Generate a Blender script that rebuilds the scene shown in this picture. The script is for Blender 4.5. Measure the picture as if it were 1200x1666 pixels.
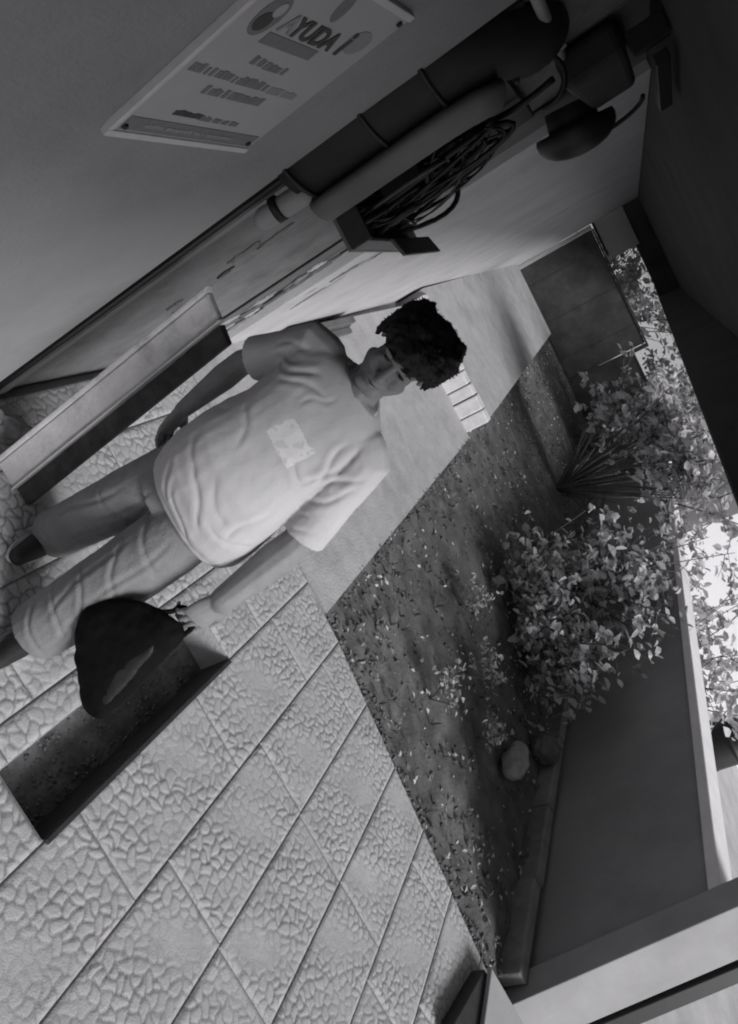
import bpy, math, random
import numpy as np
from mathutils import Vector, Matrix, noise as mnoise

# ------------------------------------------------------------------ camera, world, sun, exposure
scn = bpy.context.scene
for o in list(bpy.data.objects):
    bpy.data.objects.remove(o)
COL = scn.collection
H = 2.3
cam_d = bpy.data.cameras.new('camera')
cam = bpy.data.objects.new('camera', cam_d)
COL.objects.link(cam)
cam_d.sensor_fit = 'VERTICAL'
cam_d.sensor_height = 36.0
cam_d.lens = 1245.2 / 1666 * 36
cam_d.clip_start = 0.05
cam_d.clip_end = 600
# rows: image right, image down, view direction, written in (forward, left, up)
CR = np.array([[0.31995792, -0.47275474, 0.82105413], [-0.30292849, -0.87216624, -0.38413589], [0.89769775, -0.12581336, -0.42226738]])
cam.matrix_world = Matrix(((CR[0, 0], -CR[1, 0], -CR[2, 0], 0), (CR[0, 1], -CR[1, 1], -CR[2, 1], 0), (CR[0, 2], -CR[1, 2], -CR[2, 2], H), (0, 0, 0, 1)))
scn.camera = cam

SUN_EL, SUN_AZ = 33.0, 236.0      # direction the light comes from, azimuth from +x towards +y
w = bpy.data.worlds.new('World')
scn.world = w
w.use_nodes = True
nt = w.node_tree
nt.nodes.clear()
sky = nt.nodes.new('ShaderNodeTexSky')
sky.sky_type = 'NISHITA'
sky.sun_disc = False
sky.sun_elevation = math.radians(SUN_EL)
sky.sun_rotation = math.radians(90 - SUN_AZ)
bw = nt.nodes.new('ShaderNodeRGBToBW')       # a monochrome camera: the sky has no hue
bg = nt.nodes.new('ShaderNodeBackground')
bg.inputs['Strength'].default_value = 0.05
wo = nt.nodes.new('ShaderNodeOutputWorld')
nt.links.new(sky.outputs[0], bw.inputs[0])
nt.links.new(bw.outputs[0], bg.inputs[0])
nt.links.new(bg.outputs[0], wo.inputs[0])
sd = bpy.data.lights.new('sun', 'SUN')
sd.energy = 1.5
sd.angle = math.radians(24)
sun = bpy.data.objects.new('sun', sd)
COL.objects.link(sun)
_e, _a = math.radians(SUN_EL), math.radians(SUN_AZ)
_from = Vector((math.cos(_e) * math.cos(_a), math.cos(_e) * math.sin(_a), math.sin(_e)))
sun.rotation_euler = _from.to_track_quat('Z', 'Y').to_euler()
sun.location = (0, -6, 9)
scn.view_settings.view_transform = 'Standard'
scn.view_settings.look = 'None'
scn.view_settings.gamma = 1
scn.view_settings.use_curve_mapping = False
scn.view_settings.exposure = 1.25
scn.render.engine = 'CYCLES'
scn.cycles.filter_width = 2.0

rnd = random.Random(7)
nrng = np.random.default_rng(11)

# ------------------------------------------------------------------ materials
def mat(name, v, var=0.15, scale=6.0, rough=0.8, bump=0.0, bscale=None, v2=None, spec=0.3, detail=6.0, stain=None, sscale=2.0):
    m = bpy.data.materials.new(name)
    m.use_nodes = True
    t = m.node_tree
    b = t.nodes['Principled BSDF']
    b.inputs['Roughness'].default_value = rough
    b.inputs['Specular IOR Level'].default_value = spec
    tc = t.nodes.new('ShaderNodeTexCoord')
    n = t.nodes.new('ShaderNodeTexNoise')
    n.inputs['Scale'].default_value = scale
    n.inputs['Detail'].default_value = detail
    n.inputs['Roughness'].default_value = 0.65
    t.links.new(tc.outputs['Object'], n.inputs['Vector'])
    r = t.nodes.new('ShaderNodeValToRGB')
    lo, hi = v * (1 - var), (v2 if v2 is not None else v * (1 + var))
    r.color_ramp.elements[0].position = 0.3
    r.color_ramp.elements[1].position = 0.7
    r.color_ramp.elements[0].color = (lo, lo * .98, lo * 1.01, 1)
    r.color_ramp.elements[1].color = (hi, hi * .98, hi * 1.01, 1)
    t.links.new(n.outputs['Fac'], r.inputs['Fac'])
    out = r.outputs['Color']
    if stain is not None:
        n2 = t.nodes.new('ShaderNodeTexNoise')
        n2.inputs['Scale'].default_value = sscale
        n2.inputs['Detail'].default_value = 8
        n2.inputs['Roughness'].default_value = .7
        t.links.new(tc.outputs['Object'], n2.inputs['Vector'])
        r2 = t.nodes.new('ShaderNodeValToRGB')
        r2.color_ramp.elements[0].position = .5
        r2.color_ramp.elements[1].position = .72
        t.links.new(n2.outputs['Fac'], r2.inputs['Fac'])
        mx = t.nodes.new('ShaderNodeMix')
        mx.data_type = 'RGBA'
        mx.inputs[7].default_value = (stain, stain * .98, stain * 1.01, 1)
        t.links.new(r2.outputs['Color'], mx.inputs[0])
        t.links.new(out, mx.inputs[6])
        out = mx.outputs[2]
    t.links.new(out, b.inputs['Base Color'])
    if bump:
        n3 = t.nodes.new('ShaderNodeTexNoise')
        n3.inputs['Scale'].default_value = bscale or scale * 8
        n3.inputs['Detail'].default_value = 5
        t.links.new(tc.outputs['Object'], n3.inputs['Vector'])
        bp = t.nodes.new('ShaderNodeBump')
        bp.inputs['Strength'].default_value = bump
        bp.inputs['Distance'].default_value = 0.01
        t.links.new(n3.outputs['Fac'], bp.inputs['Height'])
        t.links.new(bp.outputs['Normal'], b.inputs['Normal'])
    return m

M = dict(
    slab=mat('slab_concrete', .40, .14, 4, .9, .3, 160, stain=.30, sscale=2.2),
    mortar=mat('mortar', .34, .25, 20, .95, .4, 90),
    concrete=mat('walkway_concrete', .40, .14, 5, .9, .5, 50, stain=.29, sscale=2.2),
    bed=mat('drain_silt', .17, .5, 9, .95, .8, 40, stain=.08, sscale=6),
    block=mat('step_block', .62, .15, 8, .85, .4, 40),
    soil=mat('soil', .105, .4, 5, .95, .6, 40, v2=.17),
    ground=mat('street_ground', .42, .2, 2, .9, .3, 30),
    litter=mat('fallen_petals', .72, .35, 30, .8),
    weed=mat('weed_leaf', .17, .4, 20, .7),
    wall=mat('painted_wall', .255, .08, 2.5, .85, .35, 90, stain=.21, sscale=1.6),
    wall2=mat('cement_wall', .16, .2, 6, .9, .6, 45, stain=.095, sscale=4),
    wall3=mat('bare_cement', .13, .14, 6, .9, .4, 45, stain=.10, sscale=4),
    lightwall=mat('pale_wall', .43, .09, 3, .85, .35, 80, stain=.34, sscale=1.4),
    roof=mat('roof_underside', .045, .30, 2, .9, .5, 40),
    signw=mat('sign_face', .36, .05, 10, .5),
    signe=mat('sign_edge', .50, .08, 20, .5),
    ink=mat('sign_ink', .055, .15, 40, .6),
    inkg=mat('sign_grey_ink', .17, .12, 60, .6),
    inkl=mat('sign_pale_ink', .25, .1, 60, .6),
    black=mat('black_plastic', .012, .3, 20, .5, spec=.4),
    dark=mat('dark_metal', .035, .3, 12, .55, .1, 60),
    cable=mat('cable_rubber', .010, .4, 40, .5),
    cable2=mat('pale_cable', .07, .3, 40, .5),
    pvc=mat('pvc_conduit', .30, .08, 10, .5),
    casing=mat('casing_shaded', .016, .3, 12, .6, .1, 60),
    meter=mat('meter_casing', .13, .10, 5, .6),
    tray=mat('tray_plastic', .16, .15, 9, .6),
    whitep=mat('white_board', .50, .16, 6, .8, .4, 60, stain=.28, sscale=7),
    darkp=mat('dark_upright', .045, .5, 14, .8, .4, 50),
    rubble=mat('rubble', .20, .45, 12, .95, .6, 50),
    sack=mat('white_sack', .5, .12, 12, .7, .4, 40),
    skin=mat('skin', .19, .16, 18, .55, .25, 220),
    hair=mat('hair', .010, .4, 60, .6, spec=.25),
    shirt=mat('shirt_cotton', .41, .05, 9, .95, .3, 320),
    trouser=mat('trouser_cloth', .20, .16, 14, .95, .5, 220, stain=.15, sscale=7),
    shoe=mat('shoe_black', .02, .3, 20, .6),
    sole=mat('shoe_sole', .5, .2, 20, .7),
    bag=mat('bag_nylon', .004, .3, 14, .75, .15, 60, spec=.08),
    bagg=mat('bag_grey_panel', .015, .2, 16, .6, .15, 60),
    bwall=mat('boundary_paint', .31, .10, 1.8, .9, .4, 60, stain=.24, sscale=1.5),
    coping=mat('coping', .75, .08, 5, .8, .2, 40),
    kerb=mat('kerb_stone', .24, .25, 8, .95, .5, 40),
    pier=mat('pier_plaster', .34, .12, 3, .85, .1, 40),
    stone=mat('stone', .30, .25, 7, .9, .6, 24),
    stone2=mat('dark_stone', .13, .25, 7, .9, .6, 24),
    leaf=mat('leaf', .54, .45, 3.0, .55, v2=.80, spec=.3),
    leaf2=mat('leaf_pale', .55, .45, 4.0, .55, v2=.82, spec=.3),
    leafd=mat('leaf_dark', .24, .5, 3.0, .6, v2=.42),
    bark=mat('bark', .13, .35, 25, .9, .5, 60),
    gate=mat('gate_sheet', .055, .35, 3, .8, .2, 20, stain=.035, sscale=2),
    gatef=mat('gate_frame', .40, .1, 8, .7),
    house=mat('house_white', .80, .04, 3, .8),
    glass=mat('window_dark', .03, .1, 3, .2, spec=.5),
)

for k_ in ('leaf', 'leaf2', 'leafd', 'weed', 'litter'):
    t_ = M[k_].node_tree
    pb_ = t_.nodes['Principled BSDF']
    tr_ = t_.nodes.new('ShaderNodeBsdfTranslucent')
    ms_ = t_.nodes.new('ShaderNodeMixShader')
    ms_.inputs[0].default_value = .42
    t_.links.new(pb_.inputs['Base Color'].links[0].from_socket, tr_.inputs['Color'])
    t_.links.new(pb_.outputs[0], ms_.inputs[1])
    t_.links.new(tr_.outputs[0], ms_.inputs[2])
    t_.links.new(ms_.outputs[0], t_.nodes['Material Output'].inputs['Surface'])

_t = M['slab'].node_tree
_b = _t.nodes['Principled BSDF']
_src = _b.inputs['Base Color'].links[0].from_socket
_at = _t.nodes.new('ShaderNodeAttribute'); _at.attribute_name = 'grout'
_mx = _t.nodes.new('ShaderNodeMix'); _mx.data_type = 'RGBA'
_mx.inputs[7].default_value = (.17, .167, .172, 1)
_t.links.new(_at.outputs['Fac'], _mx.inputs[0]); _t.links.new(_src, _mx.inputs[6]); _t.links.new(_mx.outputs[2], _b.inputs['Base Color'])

# ------------------------------------------------------------------ helpers
def tag(o, label=None, cat=None, group=None, kind=None):
    if label: o['label'] = label
    if cat: o['category'] = cat
    if group: o['group'] = group
    if kind: o['kind'] = kind
    return o

def empty(name, loc=(0, 0, 0), label=None, cat=None, group=None):
    o = bpy.data.objects.new(name, None)
    o.empty_display_size = .1
    COL.objects.link(o)
    o.location = loc
    return tag(o, label, cat, group)

def world_of(o):
    m_ = Matrix.Translation(o.location)
    if o.parent is not None:
        m_ = world_of(o.parent) @ o.matrix_parent_inverse @ m_
    return m_

def link(name, me, m, parent=None, smooth=False):
    o = bpy.data.objects.new(name, me)
    COL.objects.link(o)
    if m is not None and not me.materials:
        me.materials.append(m)
    if parent is not None:
        o.parent = parent
        o.matrix_parent_inverse = world_of(parent).inverted()
    if smooth:
        me.polygons.foreach_set('use_smooth', [True] * len(me.polygons))
    return o

class MB:
    def __init__(s):
        s.v = []
        s.f = []
    def add(s, vs, fs):
        b = len(s.v)
        s.v += [tuple(map(float, q)) for q in vs]
        s.f += [tuple(b + i for i in f) for f in fs]
        return s
    def hexa(s, c):     # 8 corners: bottom 4 ccw, top 4 ccw
        return s.add(c, [(3, 2, 1, 0), (4, 5, 6, 7), (0, 1, 5, 4), (1, 2, 6, 5), (2, 3, 7, 6), (3, 0, 4, 7)])
    def box(s, a, b):
        x0, y0, z0 = a
        x1, y1, z1 = b
        return s.hexa([(x0, y0, z0), (x1, y0, z0), (x1, y1, z0), (x0, y1, z0), (x0, y0, z1), (x1, y0, z1), (x1, y1, z1), (x0, y1, z1)])
    def loft(s, rings, cap=True):
        n = len(rings[0])
        b = len(s.v)
        for r in rings:
            s.v += [tuple(map(float, q)) for q in r]
        for i in range(len(rings) - 1):
            for j in range(n):
                k = (j + 1) % n
                s.f.append((b + i * n + j, b + i * n + k, b + (i + 1) * n + k, b + (i + 1) * n + j))
        if cap:
            s.f.append(tuple(b + j for j in reversed(range(n))))
            s.f.append(tuple(b + (len(rings) - 1) * n + j for j in range(n)))
        return s
    def tube(s, pts, rad, n=10, cap=True):
        pts = [Vector(p) for p in pts]
        if not hasattr(rad, '__len__'):
            rad = [rad] * len(pts)
        t = (pts[1] - pts[0]).normalized()
        u = t.orthogonal().normalized()
        rings = []
        for i, p in enumerate(pts):
            if i == 0: d = pts[1] - pts[0]
            elif i == len(pts) - 1: d = pts[-1] - pts[-2]
            else: d = (pts[i + 1] - pts[i]).normalized() + (pts[i] - pts[i - 1]).normalized()
            d.normalize()
            u = (u - d * u.dot(d)).normalized()
            q = d.cross(u)
            rings.append([p + (u * math.cos(2 * math.pi * j / n) + q * math.sin(2 * math.pi * j / n)) * rad[i] for j in range(n)])
        return s.loft(rings, cap)
    def caps(s, pts, rad, n=12):       # tube with rounded ends
        pts = [Vector(p) for p in pts]
        if not hasattr(rad, '__len__'):
            rad = [rad] * len(pts)
        rad = list(rad)
        d0 = (pts[0] - pts[1]).normalized()
        d1 = (pts[-1] - pts[-2]).normalized()
        P, Rr = [], []
        for k in (1.0, .8, .45):
            P.append(pts[0] + d0 * rad[0] * k); Rr.append(rad[0] * max(.08, math.sqrt(1 - k * k)))
        P += pts; Rr += rad
        for k in (.45, .8, 1.0):
            P.append(pts[-1] + d1 * rad[-1] * k); Rr.append(rad[-1] * max(.08, math.sqrt(1 - k * k)))
        return s.tube(P, Rr, n)
    def ell(s, c, r, mtx=None, n=16, m=10):
        c = Vector(c)
        rings = []
        for i in range(m + 1):
            th = math.pi * (i + .02) / (m + .04)
            rings.append([])
            for j in range(n):
                ph = 2 * math.pi * j / n
                q = Vector((r[0] * math.sin(th) * math.cos(ph), r[1] * math.sin(th) * math.sin(ph), -r[2] * math.cos(th)))
                if mtx is not None: q = mtx @ q
                rings[-1].append(c + q)
        return s.loft(rings)
    def xf(s, mtx, start=0):
        for i in range(start, len(s.v)):
            s.v[i] = tuple(mtx @ Vector(s.v[i]))
        return s
    def mesh(s, name='mesh'):
        me = bpy.data.meshes.new(name)
        me.from_pydata(s.v, [], s.f)
        me.update()
        return me
    def build(s, name, m, parent=None, smooth=False, bevel=0.0, seg=2):
        o = link(name, s.mesh(name), m, parent, smooth)
        if bevel:
            b = o.modifiers.new('bevel', 'BEVEL')
            b.width = bevel
            b.segments = seg
            b.limit_method = 'ANGLE'
        return o

def remesh(mb, voxel, smooth=4, fn=None, name='mesh'):
    me = mb.mesh(name)
    o = bpy.data.objects.new('temp', me)
    COL.objects.link(o)
    r = o.modifiers.new('r', 'REMESH')
    r.mode = 'VOXEL'
    r.voxel_size = voxel
    r.use_smooth_shade = True
    if smooth:
        sm = o.modifiers.new('s', 'SMOOTH')
        sm.iterations = smooth
        sm.factor = .5
    dg = bpy.context.evaluated_depsgraph_get()
    dg.update()
    out = bpy.data.meshes.new_from_object(o.evaluated_get(dg))
    bpy.data.objects.remove(o)
    bpy.data.meshes.remove(me)
    out.name = name
    out.materials.clear()
    if fn is not None:
        n = len(out.vertices)
        co = np.empty(n * 3)
        no = np.empty(n * 3)
        out.vertices.foreach_get('co', co)
        out.vertices.foreach_get('normal', no)
        co = co.reshape(-1, 3)
        no = no.reshape(-1, 3)
        out.vertices.foreach_set('co', fn(co, no).ravel())
        out.update()
    out.polygons.foreach_set('use_smooth', [True] * len(out.polygons))
    return out

def arr_mesh(name, V, F):
    """V (n,3) and F (m,k) numpy arrays -> mesh"""
    me = bpy.data.meshes.new(name)
    V = np.asarray(V, dtype=np.float32)
    F = np.asarray(F, dtype=np.int32)
    k = F.shape[1]
    me.vertices.add(len(V))
    me.vertices.foreach_set('co', V.ravel())
    me.loops.add(F.size)
    me.loops.foreach_set('vertex_index', F.ravel())
    me.polygons.add(len(F))
    me.polygons.foreach_set('loop_start', np.arange(0, F.size, k, dtype=np.int32))
    try:
        me.polygons.foreach_set('loop_total', np.full(len(F), k, dtype=np.int32))
    except Exception:
        pass
    me.update(calc_edges=True)
    me.validate()
    return me

def fbm(P, scale, seed=0.0, oct=3):
    out = np.zeros(len(P))
    rg = np.random.default_rng(int(seed * 100) + 5)
    amp, fr = 1.0, scale
    for o_ in range(oct):
        for k in range(4):
            d = rg.normal(size=3)
            d /= np.linalg.norm(d)
            out += amp * np.sin(P @ d * fr * (1 + .4 * k) + rg.uniform(0, 6.28) + 1.3 * np.sin(P @ np.roll(d, 1) * fr * .7 + k)) / 4
        amp *= .5
        fr *= 2.1
    return out

# ------------------------------------------------------------------ ground, paving, walkway
PIT = (1.555, 2.785, -.735, -.47)      # x0 x1 y0 y1 of the drain
PZ = -.18
def frame_sheet(x0, x1, y0, y1, z, hole):
    a, b, c, d = hole
    V = [(x0, y0, z), (x1, y0, z), (x1, y1, z), (x0, y1, z), (a, c, z), (b, c, z), (b, d, z), (a, d, z)]
    return V, [(0, 1, 5, 4), (1, 2, 6, 5), (2, 3, 7, 6), (3, 0, 4, 7)]
g = MB()
g.add(*frame_sheet(-250, 250, -250, 250, -.07, PIT))
tag(g.build('ground', M['ground']), kind='structure')

def edge_x(y):       # far edge of the slab paving: runs slightly askew
    return 3.735 + (y + .95) * .168 if y < -.95 else 3.735
pb = MB()
pb.add(*frame_sheet(-3, 3.29, -3.48, .70, -.012, PIT))
pb.add([(3.29, -3.48, -.012), (3.30, -3.48, -.012), (3.72, -.95, -.012), (3.72, .70, -.012), (3.29, .70, -.012)], [(0, 1, 2, 3, 4)])
pb.add([(3.30, -3.48, -.012), (3.72, -.95, -.012), (3.72, -.95, -.10), (3.30, -3.48, -.10)], [(0, 1, 2, 3)])
paving = tag(pb.build('paving', M['mortar']), kind='structure')

# pebble relief of the stamped slabs: a real height field, shared between slabs
S, SL = .39, .76
def relief(X_, Y_, lx, ly, seed):
    """pebble height field in metres over a lx x ly slab"""
    rg = np.random.default_rng(seed)
    c = .047
    nx_, ny_ = int(lx / c) + 3, int(ly / c) + 3
    gx, gy = np.meshgrid(np.arange(-1, nx_), np.arange(-1, ny_))
    pts = np.stack([(gx + .5 + rg.uniform(-.45, .45, gx.shape)) * c, (gy + .5 + rg.uniform(-.45, .45, gx.shape)) * c], -1).reshape(-1, 2)
    hgt = rg.uniform(.45, 1.0, len(pts))
    P = np.stack([X_, Y_], -1).reshape(-1, 2)
    P = P + .006 * np.stack([np.sin(P[:, 1] * 90 + seed), np.sin(P[:, 0] * 80 + seed)], -1)
    h = np.zeros(len(P))
    gr = np.zeros(len(P))
    for s0 in range(0, len(P), 4000):
        q = P[s0:s0 + 4000]
        d = np.sqrt(((q[:, None] - pts[None]) ** 2).sum(-1))
        i = np.argpartition(d, 2, 1)[:, :2]
        dd = np.take_along_axis(d, i, 1)
        sw = dd[:, 0] > dd[:, 1]
        i[sw] = i[sw][:, ::-1]
        dd = np.sort(dd, 1)
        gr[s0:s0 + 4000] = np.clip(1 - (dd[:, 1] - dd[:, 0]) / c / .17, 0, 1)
        e = np.clip((dd[:, 1] - dd[:, 0]) / c / .30, 0, 1)
        e = e * e * (3 - 2 * e)
        h[s0:s0 + 4000] = e * (.55 + .45 * hgt[i[:, 0]])
    ph = rg.uniform(0, 6, 6)
    wear = .66 + .42 * np.sin(P[:, 0] * 9 + ph[0]) * np.sin(P[:, 1] * 8 + ph[1]) + .22 * np.sin(P[:, 0] * 21 + P[:, 1] * 15 + ph[2])
    h = h * np.clip(wear, .10, 1)
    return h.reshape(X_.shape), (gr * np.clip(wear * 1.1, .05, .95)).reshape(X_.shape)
def slab_mesh(quad, seed, res=.0058, amp=.0065):
    q = np.array(quad, float)
    lx = max(np.linalg.norm(q[1] - q[0]), np.linalg.norm(q[2] - q[3]))
    ly = np.linalg.norm(q[3] - q[0])
    nu, nv = max(4, int(lx / res)), max(4, int(ly / res))
    u, v = np.meshgrid(np.linspace(0, 1, nu), np.linspace(0, 1, nv))
    h, gr = relief(u * lx, v * ly, lx, ly, seed)
    m = np.minimum(np.minimum(u, 1 - u) * lx, np.minimum(v, 1 - v) * ly)
    z = -.007 + .003 * np.clip(m / .012, 0, 1) + amp * h * np.clip((m - .004) / .014, 0, 1)
    xy = ((1 - u) * (1 - v))[..., None] * q[0] + (u * (1 - v))[..., None] * q[1] + (u * v)[..., None] * q[2] + ((1 - u) * v)[..., None] * q[3]
    V = np.concatenate([xy, z[..., None]], -1).reshape(-1, 3)
    I = np.arange(nu * nv).reshape(nv, nu)
    F = np.stack([I[:-1, :-1], I[:-1, 1:], I[1:, 1:], I[1:, :-1]], -1).reshape(-1, 4)
    rim = np.concatenate([I[0, :], I[1:, -1], I[-1, -2::-1], I[-2:0:-1, 0]])
    low = V[rim].copy()
    low[:, 2] = -.04
    b = len(V)
    V = np.concatenate([V, low])
    r2 = np.arange(len(rim)) + b
    F = np.concatenate([F, np.stack([rim, r2, np.roll(r2, -1), np.roll(rim, -1)], -1)])
    me = arr_mesh('slab', V, F)
    me.polygons.foreach_set('use_smooth', [True] * len(me.polygons))
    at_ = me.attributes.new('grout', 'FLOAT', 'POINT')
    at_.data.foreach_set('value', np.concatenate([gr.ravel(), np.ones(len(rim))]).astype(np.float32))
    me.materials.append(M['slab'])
    return me
GAP = .0028
variants = [slab_mesh([(-SL / 2 + GAP, -S / 2 + GAP), (SL / 2 - GAP, -S / 2 + GAP), (SL / 2 - GAP, S / 2 - GAP), (-SL / 2 + GAP, S / 2 - GAP)], 20 + k) for k in range(6)]
rows = [(-.74 - S * (k + 1), -.74 - S * k) for k in range(7)]
offs = [1.72, 1.92, 1.905, 1.91, 1.73, 1.95, 1.80]
rows += [(-.74, -.35), (-.35, .04), (.04, .43), (.43, .70)]
offs += [1.60, 1.80, 2.05, 1.70]
sc = 0
def place(me, loc=None):
    global sc
    o = bpy.data.objects.new('slab', me)
    COL.objects.link(o)
    o.parent = paving
    if loc: o.location = loc
    sc += 1
    return o
for ri, (y0, y1) in enumerate(rows):
    xe0, xe1 = edge_x(y0) - .008, edge_x(y1) - .008
    x = offs[ri] - 3 * SL
    while x < min(xe0, xe1) - .02:
        b = x + SL
        last = b > min(xe0, xe1) - .15
        pit_row = y0 < PIT[3] - .01 and y1 > PIT[2] + .01
        pieces = []
        if pit_row and x < PIT[1] and b > PIT[0]:
            xr = (min(xe0, xe1) if last else b)
            if x < PIT[0] - .02: pieces.append((x, PIT[0] - .003, y0, y1))
            if xr > PIT[1] + .02: pieces.append((PIT[1] + .003, xr, y0, y1))
            if y1 - PIT[3] > .03: pieces.append((max(x, PIT[0]), min(xr, PIT[1]), PIT[3] + .003, y1))
            for (a_, b_, c_, d_) in pieces:
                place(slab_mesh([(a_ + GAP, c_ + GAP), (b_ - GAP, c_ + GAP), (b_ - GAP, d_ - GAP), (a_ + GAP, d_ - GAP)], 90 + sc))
        elif last:
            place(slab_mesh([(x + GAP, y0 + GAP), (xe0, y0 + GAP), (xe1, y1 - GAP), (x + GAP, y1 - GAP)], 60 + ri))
        elif y1 - y0 < S - .03:
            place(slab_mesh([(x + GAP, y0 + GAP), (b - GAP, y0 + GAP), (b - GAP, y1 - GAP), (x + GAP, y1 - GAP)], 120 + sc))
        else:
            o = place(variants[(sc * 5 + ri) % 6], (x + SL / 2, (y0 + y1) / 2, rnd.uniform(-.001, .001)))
            o.rotation_euler.z = rnd.choice([0, math.pi]) + rnd.uniform(-.003, .003)
        if last: break
        x = b

# the drain: a sunk channel in the paving
a, b, c, d = PIT
dr = empty('drain_channel', (a, c, 0), 'rectangular sunken drain channel in the paving below the dark bag', 'drain')
MB().box((a - .03, c - .03, PZ - .05), (b + .03, d + .03, PZ)).build('channel_bed', M['bed'], dr)
MB().box((a - .03, c - .06, PZ), (b + .03, c, -.014)).build('channel_side', M['dark'], dr)  # darker than the other walls: its shade is put into the colour
MB().box((a - .03, d, PZ), (b + .03, d + .05, -.014)).build('channel_side', M['mortar'], dr)
MB().box((b, c, PZ), (b + .05, d, -.014)).build('channel_end', M['concrete'], dr)
MB().box((a - .05, c, PZ), (a, d, -.014)).build('channel_end', M['concrete'], dr)
MB().box((a + .002, c - .022, -.012), (b - .002, c - .0015, .004)).build('lip', M['dark'], dr, bevel=.003)

_rg = np.random.default_rng(77)
V, F = [], []
for k in range(420):
    c_ = np.array([_rg.uniform(a + .02, b - .02), c + .01 + (d - c - .02) * _rg.random() ** 1.3, PZ])
    r_ = _rg.uniform(.003, .011)
    q_ = len(V)
    o6 = _rg.normal(0, .25, (6, 3)) + np.array([[1, 0, 0], [-1, 0, 0], [0, 1, 0], [0, -1, 0], [0, 0, .8], [0, 0, -.4]])
    V += [c_ + v_ * r_ for v_ in o6]
    F += [(q_ + i_, q_ + j_, q_ + k_) for (i_, j_, k_) in ((0, 2, 4), (2, 1, 4), (1, 3, 4), (3, 0, 4), (2, 0, 5), (1, 2, 5), (3, 1, 5), (0, 3, 5))]
link('grit', arr_mesh('grit', np.array(V), np.array(F)), M['rubble'], dr)['kind'] = 'stuff'

# smooth walkway, then the raised walkway behind a step of blocks
wk = MB()
STEPX = 8.05
ed = lambda x: -.955 + (x - 3.7) * .022
wk.hexa([(3.742, -.955, -.3), (STEPX, ed(STEPX), -.3), (STEPX, .72, -.3), (3.742, .72, -.3), (3.742, -.955, -.002), (STEPX, ed(STEPX), -.002), (STEPX, .72, -.002), (3.742, .72, -.002)])
tag(wk.build('walkway', M['concrete']), kind='structure')
wk = MB()
wk.hexa([(STEPX + .16, -.78, -.3), (15.6, -.52, -.3), (15.6, 1.0, -.3), (STEPX + .16, .78, -.3), (STEPX + .16, -.78, .25), (15.6, -.52, .25), (15.6, 1.0, .25), (STEPX + .16, .78, .25)])
upper = tag(wk.build('raised_walkway', M['concrete']), kind='structure')
st = empty('block_step', (STEPX, 0, 0), 'step of pale concrete blocks across the walkway behind the person', 'step')
yy = -.80
k = 0
while yy < .70:
    wd = .155 + .02 * math.sin(k * 2.1)
    MB().box((STEPX + .004 - .012 * (k % 2), yy + .006, -.05), (STEPX + .155, min(yy + wd, .712) - .006, .262 + .008 * math.sin(k * 1.7))).build('block', M['block'], st, bevel=.012)
    yy += wd
    k += 1
st2 = MB()
st2.hexa([(15.62, -.52, -.2), (16.5, -.50, -.2), (16.5, 1.0, -.2), (15.62, 1.0, -.2), (15.62, -.52, .12), (16.5, -.50, .06), (16.5, 1.0, .06), (15.62, 1.0, .12)])
tag(st2.build('walkway_ramp', M['concrete']), kind='structure')

# garden soil
nx, ny = 420, 90
X, Yg = np.meshgrid(np.linspace(3.0, 24.0, nx), np.linspace(-3.55, -.4, ny))
P = np.stack([X.ravel(), Yg.ravel(), 0 * X.ravel()], -1)
Zs = -.045 + .026 * fbm(P, 2.2, 1) + .018 * fbm(P, 9, 2) + .010 * fbm(P, 24, 5)
x_edge = 3.735 + np.minimum(P[:, 1] + .95, 0) * .168
Zs = np.where(P[:, 0] < x_edge + .1, np.minimum(Zs, -.05), Zs)
Zs = np.maximum(Zs, -.064)
P[:, 2] = Zs
I = np.arange(nx * ny).reshape(ny, nx)
F = np.stack([I[:-1, :-1], I[:-1, 1:], I[1:, 1:], I[1:, :-1]], -1).reshape(-1, 4)
keep = (P[F][:, :, 0].min(1) > 3.2)
sme = arr_mesh('soil', P, F[keep])
sme.polygons.foreach_set('use_smooth', [True] * len(sme.polygons))
tag(link('soil', sme, M['soil']), kind='structure')

def soil_pts(n, seed, bias=None):
    rg = np.random.default_rng(seed)
    x = 3.3 + 13.5 * rg.random(n) ** 1.6
    y = rg.uniform(-3.4, -.62, n)
    ok = (x > 3.78 + np.minimum(y + .95, 0) * .168) & (y < np.where(x < STEPX, -.955 + (x - 3.7) * .022, -.8 + (x - 8) * .035) - .03)
    out_ = np.stack([x[ok], y[ok], np.full(ok.sum(), -.035)], -1)
    dens = .5 + .5 * fbm(out_, 3.0, 9, 2)
    return out_[rg.random(len(out_)) < np.clip(dens * 1.3, .12, 1)]
def flecks(pts, smin, smax, seed, tilt=.6, zup=.02):
    rg = np.random.default_rng(seed)
    V, F = [], []
    for p in pts:
        s = rg.uniform(smin, smax)
        a_ = rg.uniform(0, 6.28)
        n_ = np.array([rg.normal(0, tilt), rg.normal(0, tilt), 1.0])
        n_ /= np.linalg.norm(n_)
        u_ = np.cross(n_, [math.cos(a_), math.sin(a_), .1]); u_ /= np.linalg.norm(u_)
        v_ = np.cross(n_, u_)
        c_ = p + np.array([0, 0, rg.uniform(.004, zup)])
        b_ = len(V)
        V += [c_ - u_ * s, c_ - v_ * s * .5 + n_ * s * .25, c_ + u_ * s, c_ + v_ * s * .5 + n_ * s * .25]
        F += [(b_, b_ + 1, b_ + 2), (b_, b_ + 2, b_ + 3)]
    return np.array(V), np.array(F)
V, F = flecks(soil_pts(2000, 5), .010, .028, 6, .45)
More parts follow.
